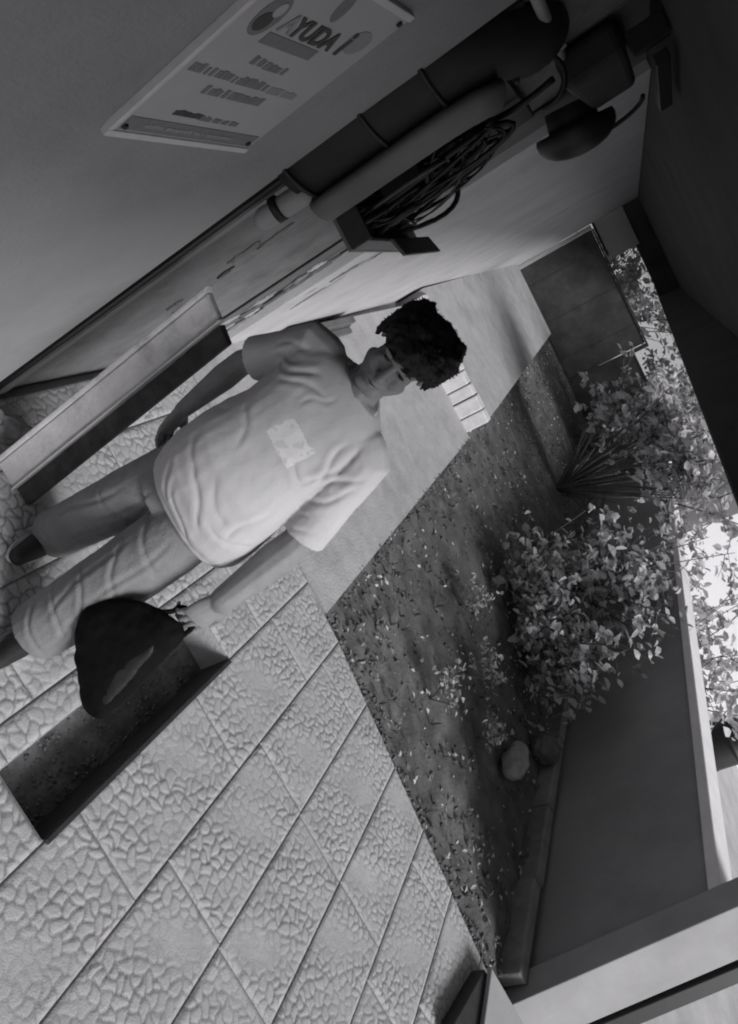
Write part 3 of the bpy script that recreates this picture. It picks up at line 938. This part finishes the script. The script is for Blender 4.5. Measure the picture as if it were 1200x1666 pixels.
shrub('shrub', (8.6, -2.95, -.03), around([(9.3, -2.85, .8), (8.5, -2.9, .99), (8.0, -2.73, .6), (7.5, -2.65, .35), (7.4, -2.45, .16), (7.9, -2.35, .2), (7.0, -3.05, 1.2), (8.0, -3.06, 1.32), (9.0, -3.15, 1.6)], 3, (.28, .16, .16), 3), 'dense pale leafed shrub between the tall shrub and the wall', 1900, .125, M['leaf'], 23, .19, .014)
shrub('shrub', (7.0, -2.25, -.03), around([(6.8, -2.0, .25), (7.4, -2.2, .35), (6.5, -2.25, .22)], 3, (.25, .16, .08), 4), 'low dull shrub at the near edge of the planting', 480, .11, M['leafd'], 24, .14, .01)
shrub('shrub', (9.0, -4.5, -.06), tips_box(22, (7.2, 11.0), (-5.2, -3.8), (1.0, 1.75), 5), 'pale shrub growing outside the boundary wall over its coping', 1500, .14, M['leaf2'], 25, .2, .014)
shrub('shrub', (14.2, -2.6, -.03), tips_box(22, (13.0, 16.0), (-3.2, -2.0), (.8, 2.2), 6), 'dark shrub farther along the garden near the gate', 1900, .15, M['leafd'], 26, .25, .016)
shrub('shrub', (19.0, -.6, -.06), tips_box(26, (18.0, 20.5), (-2.2, .6), (1.2, 3.0), 7), 'bright leafy shrub rising behind the dark gate', 2400, .20, M['leaf2'], 27, .3, .02)
shrub('shrub', (21.0, -3.6, -.06), tips_box(26, (18.5, 22.5), (-5.5, -2.3), (1.2, 3.2), 8), 'large pale shrub beyond the end of the boundary wall', 2400, .20, M['leaf'], 28, .32, .02)
# small plant by the near soil
for k, (px_, py_, s_) in enumerate(((4.4, -1.95, .16), (5.1, -2.15, .2), (4.75, -2.5, .14), (5.6, -1.8, .18))):
    shrub('seedling', (px_, py_, -.035), [(px_ + .10 * math.cos(a_) , py_ + .10 * math.sin(a_), s_ * (1 if j % 2 else .7)) for j, a_ in enumerate(np.linspace(0, 5.2, 6))],
          ('small seedling on the soil, the one nearest the paving edge', 'small seedling on the soil in the middle of the bed', 'small seedling on the soil nearest the pale stone', 'small seedling on the soil below the low shrub')[k], 150, .045, M['leaf'], 30 + k, .05, .004, 'seedlings on the garden soil')

# ------------------------------------------------------------------ outside: a white house and a dark barrel over the wall
hs_ = empty('white_house', (19, -10, 0), 'bright white house across the street beyond the boundary wall', 'building')
MB().box((14.5, -18, -.07), (26, -4.9, 4.5)).build('wall', M['house'], hs_)
for k in range(3):
    wy = -8.6 - k * 3.0
    win = MB().box((14.42, wy - 1.2, 1.1), (14.49, wy, 2.4)).build('window', M['gatef'], hs_, bevel=.01)
    MB().box((14.405, wy - 1.12, 1.18), (14.418, wy - .08, 2.32)).build('pane', M['glass'], win)
MB().box((14.1, -18.4, 4.503), (26.4, -4.5, 4.75)).build('roof', M['coping'], hs_)
bar = empty('barrel', (9.9, -6.3, 0), 'dark barrel standing outside the boundary wall', 'barrel')
MB().tube([(9.9, -6.3, -.07), (9.9, -6.3, .2), (9.9, -6.3, .45), (9.9, -6.3, .75), (9.9, -6.3, .95)], [.29, .31, .33, .31, .29], 24).build('body', M['black'], bar, True)
for zc in (.15, .45, .8):
    MB().tube([(9.9, -6.3, zc - .02), (9.9, -6.3, zc + .02)], [.335, .335], 24).build('hoop', M['dark'], bar, True)

# ------------------------------------------------------------------ the person
pe = empty('person', (2.08, 0, 0), 'person in pale t-shirt and grey trousers walking towards the camera with a dark bag', 'person')
body = MB()
HC = Vector((2.075, .06, 1.650))
HS = 1.06
HR = Matrix.Rotation(math.radians(-15), 4, 'Y') @ Matrix.Rotation(math.radians(8), 4, 'Z') @ Matrix.Rotation(math.radians(-4), 4, 'X')
def head_xf(p): return HC + (HR @ (Vector(p) * HS))
hd = MB()
hd.ell((.012, 0, .026), (.092, .076, .082), n=24, m=16)
hd.ell((-.030, 0, -.035), (.062, .063, .085), n=20, m=14)
hd.caps([(-.062, -.016, -.108), (-.062, .016, -.108)], .024)
hd.caps([(-.01, -.052, -.07), (-.052, -.022, -.108)], [.022, .02])
hd.caps([(-.01, .052, -.07), (-.052, .022, -.108)], [.022, .02])
hd.caps([(-.090, 0, .020), (-.106, 0, -.012), (-.116, 0, -.030)], [.008, .011, .014])
hd.caps([(-.100, -.013, -.032), (-.100, .013, -.032)], .0095)
hd.caps([(-.080, -.042, .028), (-.090, 0, .028), (-.080, .042, .028)], .012)
hd.ell((-.066, -.036, -.028), (.024, .024, .028))
hd.ell((-.066, .036, -.028), (.024, .024, .028))
hd.caps([(-.084, -.022, -.064), (-.094, 0, -.061), (-.084, .022, -.064)], .0075)
hd.caps([(-.082, -.018, -.078), (-.091, 0, -.080), (-.082, .018, -.078)], .008)
for s_ in (-1, 1):
    hd.ell((.020, s_ * .080, -.004), (.020, .010, .032))
    hd.ell((-.080, s_ * .031, .009), (.011, .014, .010))
hd.xf(Matrix.Translation(HC) @ HR @ Matrix.Scale(HS, 4))
body.v += hd.v
body.f += hd.f
NB = Vector((2.115, .042, 1.45))
body.caps([head_xf((.025, 0, -.05)), head_xf((.03, 0, -.12)), NB], [.056, .056, .066])
def ring(z, cx, cy, rx, ry, n=28, p=2.3, yaw=0.0):
    out = []
    for k in range(n):
        a_ = 2 * math.pi * k / n
        c_, s_ = math.cos(a_), math.sin(a_)
        dx = rx * math.copysign(abs(c_) ** (2 / p), c_)
        dy = ry * math.copysign(abs(s_) ** (2 / p), s_)
        out.append((cx + dx * math.cos(yaw) - dy * math.sin(yaw), cy + dx * math.sin(yaw) + dy * math.cos(yaw), z))
    return out
TOR = [(.82, 2.09, .00, .105, .165), (.95, 2.07, .005, .115, .160), (1.1, 2.08, .012, .11, .155), (1.25, 2.10, .025, .105, .165), (1.38, 2.115, .033, .095, .175), (1.45, 2.12, .04, .07, .12), (1.48, 2.12, .04, .05, .07)]
body.loft([ring(*t_) for t_ in TOR])
# arms
RS, RE, RW = Vector((2.14, .215, 1.40)), Vector((2.17, .295, 1.14)), Vector((2.135, .262, .885))
LS, LE, LW = Vector((2.11, -.145, 1.385)), Vector((2.06, -.280, 1.06)), Vector((1.915, -.325, .81))
body.caps([RS, RS.lerp(RE, .5), RE, RE.lerp(RW, .3), RW], [.058, .050, .041, .043, .028])
body.caps([LS, LS.lerp(LE, .5), LE, LE.lerp(LW, .3), LW], [.062, .058, .055, .058, .043])
# legs
RH, RK, RA = Vector((2.10, .09, .86)), Vector((2.10, .105, .48)), Vector((2.19, .125, .09))
LH, LK, LA = Vector((2.07, -.070, .84)), Vector((1.95, -.115, .48)), Vector((1.89, -.150, .09))
for a_, b_, c_ in ((RH, RK, RA), (LH, LK, LA)):
    body.caps([a_, a_.lerp(b_, .5), b_, b_.lerp(c_, .3), c_], [.085, .072, .055, .055, .038])
    body.caps([c_ + Vector((.03, 0, -.045)), c_ + Vector((-.08, -.01, -.055)), c_ + Vector((-.15, -.015, -.065))], [.038, .036, .026])
def hand(mb, wrist, d, nrm, curl, thumb_side, spread=.10, gripk=1.0, hs=1.0):
    """palm normal nrm is the side the fingers curl to; d points from wrist to fingers"""
    start = len(mb.v)
    _hand(mb, wrist, d, nrm, curl, thumb_side, spread, gripk)
    w_ = Vector(wrist)
    mb.xf(Matrix.Translation(w_) @ Matrix.Scale(hs, 4) @ Matrix.Translation(-w_), start)
def _hand(mb, wrist, d, nrm, curl, thumb_side, spread=.10, gripk=1.0):
    """palm normal nrm is the side the fingers curl to; d points from wrist to fingers"""
    d = Vector(d).normalized()
    nrm = Vector(nrm)
    nrm = (nrm - d * nrm.dot(d)).normalized()
    s = d.cross(nrm) * thumb_side        # towards the thumb
    wrist = Vector(wrist)
    rings = []
    for t_, hw, ht in ((-.015, .026, .021), (.012, .032, .020), (.045, .040, .018), (.075, .042, .016), (.092, .038, .012)):
        c_ = wrist + d * t_
        rings.append([c_ + s * (hw * math.cos(2 * math.pi * k / 14)) + nrm * (ht * math.sin(2 * math.pi * k / 14)) for k in range(14)])
    mb.loft(rings)
    lens = [(.040, .024, .020), (.045, .028, .021), (.042, .026, .020), (.032, .020, .018)]
    for i in range(4):
        off = (1.5 - i) * .0215
        p = wrist + d * (.088 - .004 * abs(i - 1.2)) + s * off
        dirv = (d + s * (1.5 - i) * spread).normalized()
        pts = [p - d * .012, p]
        ang = 0
        for j, L in enumerate(lens[i]):
            ang += curl[j] * (1 + .08 * (i - 1.5))
            dv = dirv * math.cos(ang) + nrm * math.sin(ang)
            p = p + dv * L
            pts.append(p)
        mb.caps(pts, [.0090, .0088, .0080, .0074, .0062] if i < 3 else [.008, .0076, .0070, .0064, .0055], 10)
    p = wrist + d * .020 + s * .026
    td = (d * .75 + s * .62 + nrm * .25).normalized()
    p1 = p + td * .038
    p2 = p1 + (d * .92 + s * .15 + nrm * .4 * gripk).normalized() * .032
    p3 = p2 + (d * .85 - s * .1 + nrm * .55 * gripk).normalized() * .024
    mb.caps([p - td * .012, p, p1, p2, p3], [.013, .0135, .0105, .009, .0075], 10)
# his right hand hangs relaxed by the hip, his left hand grips the bag
hand(body, RW, (-.12, -.30, -.95), (-.15, -1, .2), (.35, .45, .30), -1, hs=1.10)
hand(body, LW, (-.30, -.10, -.94), (.85, .45, -.1), (.40, .75, .6), 1, spread=.05, hs=1.25)
bme = remesh(body, .0048, 2, None, 'body')
link('body', bme, M['skin'], pe)
# eyes and brows
for s_ in (-1, 1):
    e_ = MB().ell(head_xf((-.0885, s_ * .031, .010)), (.006, .012, .0055), (HR.to_3x3()), 12, 8)
    e_.build('eye', M['black'], pe, True)
    MB().caps([head_xf((-.086, s_ * .048, .030)), head_xf((-.099, s_ * .030, .037)), head_xf((-.101, s_ * .014, .033))], [.0025, .004, .0025], 8).build('eyebrow', M['hair'], pe, True)
MB().caps([head_xf((-.087, -.021, -.071)), head_xf((-.098, 0, -.070)), head_xf((-.087, .021, -.071))], [.0022, .003, .0022], 8).build('mouth', M['dark'], pe, True)
# hair
hr = MB()
hr.ell((.022, 0, .054), (.106, .106, .080), n=26, m=18)
hr.ell((.060, 0, .015), (.070, .088, .085), n=22, m=14)
hr.caps([(-.058, -.062, .070), (-.085, 0, .082), (-.058, .062, .070)], [.036, .042, .036])
lk = random.Random(9)
for k in range(40):     # locks: swept forward into a ragged fringe and down the sides
    a_ = lk.uniform(-2.3, 2.3)
    c0, s0_ = math.cos(a_), math.sin(a_)
    r0 = Vector((-.045 * c0 + .02, .055 * s0_, .102))
    r1 = Vector((-.105 * c0 + .015, .095 * s0_, .076 + lk.uniform(-.01, .02)))
    dz_ = (.030 if abs(a_) < .9 else .075) + lk.uniform(-.02, .02)
    r2 = Vector((-.118 * c0 + .012, .102 * s0_, r1.z - dz_))
    if abs(a_) < .9: r2 = r2 + Vector((-.006, .016 + lk.uniform(-.012, .012), 0))
    hr.caps([r0, r0.lerp(r1, .6) + Vector((0, 0, .014)), r1, r1.lerp(r2, .6), r2], [.024, .024, .020, .013, .004], 9)
for s_ in (-1, 1):
    hr.caps([(.005, s_ * .078, .05), (.008, s_ * .080, .015)], [.03, .016])
hr.xf(Matrix.Translation(HC) @ HR @ Matrix.Scale(HS * .97, 4))
def hair_fn(co, no):
    return co + no * (.006 * fbm(co, 45, 3) + .003 * fbm(co, 150, 4))[:, None]
hme = remesh(hr, .005, 1, hair_fn, 'hair')
hairo = link('hair', hme, M['hair'], pe)
# loose curls standing off the outline
n_ = len(hme.vertices)
co = np.empty(n_ * 3); no = np.empty(n_ * 3)
hme.vertices.foreach_get('co', co); hme.vertices.foreach_get('normal', no)
co = co.reshape(-1, 3); no = no.reshape(-1, 3)
rg = np.random.default_rng(4)
idx = rg.choice(n_, 1500, replace=False)
V, F = [], []
for i in idx:
    p_ = co[i]; nv = no[i]
    if (p_ - np.array(HC))[2] < .0: continue
    t_ = np.cross(nv, rg.normal(size=3)); t_ /= np.linalg.norm(t_) + 1e-9
    L = rg.uniform(.004, .009)
    b_ = len(V)
    s_ = np.cross(nv, t_) * .0013
    q1 = p_ + nv * L * .6 + t_ * L * .3
    q2 = p_ + nv * L * .75 + t_ * L * .95
    V += [p_ - s_, p_ + s_, q1 + s_, q1 - s_, q2]
    F += [(b_, b_ + 1, b_ + 2), (b_, b_ + 2, b_ + 3), (b_ + 3, b_ + 2, b_ + 4)]
co_ = link('curls', arr_mesh('curls', np.array(V), np.array(F)), M['hair'], hairo)
co_['kind'] = 'stuff'

# t-shirt
sh = MB()
SH = [(.79, 2.068, -.040, .158, .212), (.84, 2.055, -.036, .170, .224), (.92, 2.045, -.020, .174, .226), (1.05, 2.045, .000, .162, .212), (1.18, 2.072, .014, .140, .192), (1.30, 2.10, .026, .125, .200), (1.39, 2.118, .034, .108, .205), (1.44, 2.122, .040, .085, .165), (1.475, 2.124, .044, .066, .095)]
sh.loft([ring(*t_) for t_ in SH])
sh.caps([RS + Vector((0, -.03, .005)), RS + Vector((0, .01, -.01)), RS.lerp(RE, .35)], [.072, .076, .072])
sh.tube([RS, RS.lerp(RE, .4), RS.lerp(RE, .82) + Vector((.0, .004, 0))], [.070, .070, .070], 20)
sh.caps([LS + Vector((0, .03, .005)), LS + Vector((0, -.01, -.01)), LS.lerp(LE, .35)], [.074, .080, .078])
sh.tube([LS, LS.lerp(LE, .45), LS.lerp(LE, .90) + Vector((-.005, .0, 0))], [.074, .074, .078], 20)
FOLDS = [((.23, 1.306), (.127, 1.406), .010, .008), ((.188, 1.313), (.069, 1.405), .009, .007), ((.085, 1.337), (.058, 1.42), .008, .005),
         ((-.128, 1.235), (-.116, 1.41), .011, .010), ((-.135, 1.235), (-.085, 1.385), .010, .009), ((-.143, 1.20), (-.185, 1.37), .011, .010), ((-.125, 1.23), (-.030, 1.225), .010, .007),
         ((-.175, 1.18), (-.215, 1.33), .010, .008), ((.043, .876), (-.104, .814), .011, .006), ((.06, .978), (-.096, .897), .013, .006), ((.137, .903), (.019, .833), .011, .006),
         ((-.109, .927), (-.225, .955), .012, .006), ((.205, .987), (.186, 1.12), .012, .006), ((-.16, .944), (-.143, 1.10), .013, .007), ((.02, 1.02), (-.12, .97), .014, .004), ((.15, 1.02), (.05, .96), .013, .004),
         ((.17, 1.20), (.06, 1.13), .014, .004), ((.20, 1.38), (.255, 1.28), .010, .007), ((.225, 1.40), (.285, 1.30), .010, .006), ((-.20, 1.10), (-.285, 1.16), .009, .005), ((-.19, 1.14), (-.27, 1.21), .009, .005)]
def crease(y_, z, segs, wob=0.0):
    d = np.zeros(len(y_))
    for k, (a_, b_, w_, am) in enumerate(segs):
        ay, az = a_; by, bz = b_
        L2 = (by - ay) ** 2 + (bz - az) ** 2
        t_ = ((y_ - ay) * (by - ay) + (z - az) * (bz - az)) / L2
        L = math.sqrt(L2)
        n_ = ((y_ - ay) * (bz - az) - (z - az) * (by - ay)) / L + .010 * np.sin(t_ * 5 + k * 1.7)
        env = np.clip(np.minimum(t_ + .15, 1.15 - t_) / .35, 0, 1)
        env = env * env * (3 - 2 * env)
        d += am * env * (-np.exp(-(n_ / (w_ * .55)) ** 2) + .75 * np.exp(-((n_ - w_ * 1.3) / w_) ** 2) + .55 * np.exp(-((n_ + w_ * 1.5) / (w_ * 1.1)) ** 2))
    return d
def shirt_fn(co, no):
    z = co[:, 2]; y_ = co[:, 1]
    front = np.clip((2.13 - co[:, 0]) / .05, 0, 1)
    d = front * .52 * crease(y_, z, [(a_, b_, w_ * 1.15, m_) for a_, b_, w_, m_ in FOLDS])
    d += .0012 * fbm(co, 16, 6) + .0006 * fbm(co, 60, 7)
    d += -.0025 * np.exp(-((z - .812) / .004) ** 2)
    return co + no * d[:, None]
sme = remesh(sh, .0055, 8, shirt_fn, 'shirt')
shirt = link('shirt', sme, None, pe)
sm_ = M['shirt']
t = sm_.node_tree
# printed emblem on the chest, defined in the shirt's own coordinates
tc = t.nodes.new('ShaderNodeTexCoord')
sx = t.nodes.new('ShaderNodeSeparateXYZ')
t.links.new(tc.outputs['Object'], sx.inputs[0])
def mth(op, a_, b_=None):
    n = t.nodes.new('ShaderNodeMath'); n.operation = op
    for i, q in enumerate((a_, b_)):
        if q is None: continue
        if isinstance(q, (int, float)): n.inputs[i].default_value = q
        else: t.links.new(q, n.inputs[i])
    return n.outputs[0]
PY, PZc = .005, 1.262
dy = mth('ABSOLUTE', mth('SUBTRACT', sx.outputs[1], PY))
dz = mth('ABSOLUTE', mth('SUBTRACT', sx.outputs[2], PZc))
wn = t.nodes.new('ShaderNodeTexNoise'); wn.inputs['Scale'].default_value = 38; wn.inputs['Detail'].default_value = 4
t.links.new(tc.outputs['Object'], wn.inputs['Vector'])
nz = mth('MULTIPLY', mth('SUBTRACT', wn.outputs['Fac'], .5), .030)
ins = mth('MULTIPLY', mth('LESS_THAN', mth('ADD', dy, nz), .062), mth('LESS_THAN', mth('ADD', dz, nz), .042))
ins = mth('MULTIPLY', ins, mth('LESS_THAN', sx.outputs[0], 2.05))
ink = mth('MULTIPLY', ins, mth('ADD', mth('MULTIPLY', mth('GREATER_THAN', wn.outputs['Fac'], .42), .55), .35))
bs = t.nodes['Principled BSDF']
src = bs.inputs['Base Color'].links[0].from_socket
mx = t.nodes.new('ShaderNodeMix'); mx.data_type = 'RGBA'
mx.inputs[7].default_value = (.56, .55, .56, 1)
t.links.new(ink, mx.inputs[0]); t.links.new(src, mx.inputs[6]); t.links.new(mx.outputs[2], bs.inputs['Base Color'])
sme.materials.append(sm_)
# collar
pts = []
for k in range(25):
    a_ = 2 * math.pi * k / 24
    pts.append((2.112 + .072 * math.cos(a_), .043 + .082 * math.sin(a_), 1.468 - .045 * max(0, -math.cos(a_)) + .012 * math.cos(a_)))
MB().tube(pts, .0105, 8, cap=False).build('collar', M['shirt'], shirt, True)
# trousers
tr = MB()
tr.loft([ring(*t_) for t_ in [(.70, 2.075, 0, .115, .165), (.80, 2.085, .0, .120, .168), (.92, 2.08, .0, .120, .160)]])
tr.caps([RH, RH.lerp(RK, .5), RK, RK.lerp(RA, .5)], [.105, .104, .100, .092], 24)
tr.tube([RK, RK.lerp(RA, .5), RA + Vector((.01, 0, -.02))], [.100, .096, .096], 24)
tr.caps([LH, LH.lerp(LK, .5), LK, LK.lerp(LA, .5)], [.105, .118, .116, .108], 24)
tr.tube([LK, LK.lerp(LA, .5), LA + Vector((.01, 0, -.02))], [.116, .112, .110], 24)
TF = []
for (hy, ky, ay, sd_) in ((.09, .105, .125, 1), (-.07, -.115, -.15, -1)):
    for k in range(5):
        zz = .66 - .13 * k
        yy = hy + (ky - hy) * (k / 3)
        TF.append(((yy - .09, zz + .03 * sd_), (yy + .08, zz - .04 * sd_ + .02 * math.sin(k * 2)), .013, .006))
    TF.append(((hy - .02, .74), (ky - .03, .45), .012, .005))
    TF.append(((hy + .05, .60), (ay + .04, .25), .012, .005))
    TF.append(((ky - .05, .42), (ay - .06, .14), .012, .005))
def tr_fn(co, no):
    z = co[:, 2]
    d = .65 * crease(co[:, 1], z, TF) + .0016 * fbm(co, 20, 8) + .0008 * fbm(co, 60, 9)
    return co + no * d[:, None]
link('trousers', remesh(tr, .006, 6, tr_fn, 'trousers'), M['trouser'], pe)
for A_, sgn in ((RA, 1), (LA, -1)):
    mb = MB()
    mb.caps([A_ + Vector((.04, 0, -.045)), A_ + Vector((-.07, -.008, -.05)), A_ + Vector((-.165, -.014, -.058))], [.046, .049, .034])
    me = remesh(mb, .006, 3, None, 'shoe')
    for v_ in me.vertices:
        if v_.co.z < .022: v_.co.z = .022
    so = link('shoe', me, M['shoe'], pe)
    so.data.polygons.foreach_set('use_smooth', [True] * len(me.polygons))
    rr = []
    for zz in (.003, .024):
        rr.append([(A_.x - .055 + .135 * math.cos(2 * math.pi * k / 24), A_.y - .005 + .052 * math.sin(2 * math.pi * k / 24), zz) for k in range(24)])
    MB().loft(rr).build('sole', M['sole'], so)

# ------------------------------------------------------------------ the bag in his left hand
bg_ = empty('shoulder_bag', (1.83, -.35, .19), 'soft black bag with a grey folded flap hanging from the left hand', 'bag')
def puffy(outline, xplane, slope, thick, m, name, parent, seed):
    """outline in (y,z); x = xplane + slope . (y,z)"""
    o_ = np.array(outline, float)
    # resample smoothly
    n = 48
    d_ = np.r_[0, np.cumsum(np.linalg.norm(np.diff(np.vstack([o_, o_[:1]]), axis=0), axis=1))]
    tt = np.linspace(0, d_[-1], n, endpoint=False)
    oo = np.vstack([o_, o_[:1]])
    R_ = np.stack([np.interp(tt, d_, oo[:, 0]), np.interp(tt, d_, oo[:, 1])], -1)
    R_ = (np.roll(R_, 1, 0) + 2 * R_ + np.roll(R_, -1, 0)) / 4
    c_ = R_.mean(0)
    rings = []
    for s_, h_ in ((.05, 1), (.35, .95), (.65, .8), (.85, .55), (.96, .28), (1, 0), (.96, -.28), (.85, -.55), (.65, -.8), (.35, -.95), (.05, -1)):
        q = c_ + (R_ - c_) * s_
        rings.append([(xplane + slope[0] * y_ + slope[1] * z_ - thick * h_, y_, z_) for y_, z_ in q])
    mb = MB().loft(rings)
    def fn(co, no):
        return co + no * (.006 * fbm(co, 18, seed) + .003 * fbm(co, 45, seed + 1))[:, None]
    return link(name, remesh(mb, .007, 2, fn, name), m, parent)
pouch = puffy([(-.145, .40), (-.165, .52), (-.20, .59), (-.26, .64), (-.325, .685), (-.375, .66), (-.42, .53), (-.475, .36), (-.515, .20), (-.46, .16), (-.36, .20), (-.26, .26), (-.18, .32)], 1.80, (0, .08), .06, M['bag'], 'pouch', bg_, 31)
puffy([(-.335, .60), (-.36, .58), (-.43, .40), (-.465, .29), (-.44, .28), (-.37, .38), (-.345, .48)], 1.755, (0, .08), .014, M['bagg'], 'flap', bg_, 33)
gc = LW + Vector((-.30, -.10, -.94)).normalized() * .135 + Vector((.022, .012, 0))
hp = [Vector((1.845, -.235, .585)), Vector((1.865, -.285, .645)), gc + Vector((.0, .045, .0)), gc, gc + Vector((0, -.035, -.005)), Vector((1.86, -.372, .62)), Vector((1.84, -.385, .57))]
MB().tube([hp[0]] + [hp[i_].lerp(hp[i_ + 1], t_) for i_ in range(6) for t_ in (.25, .5, .75)] + [hp[-1]], .009, 8).build('handle', M['bag'], bg_, True)
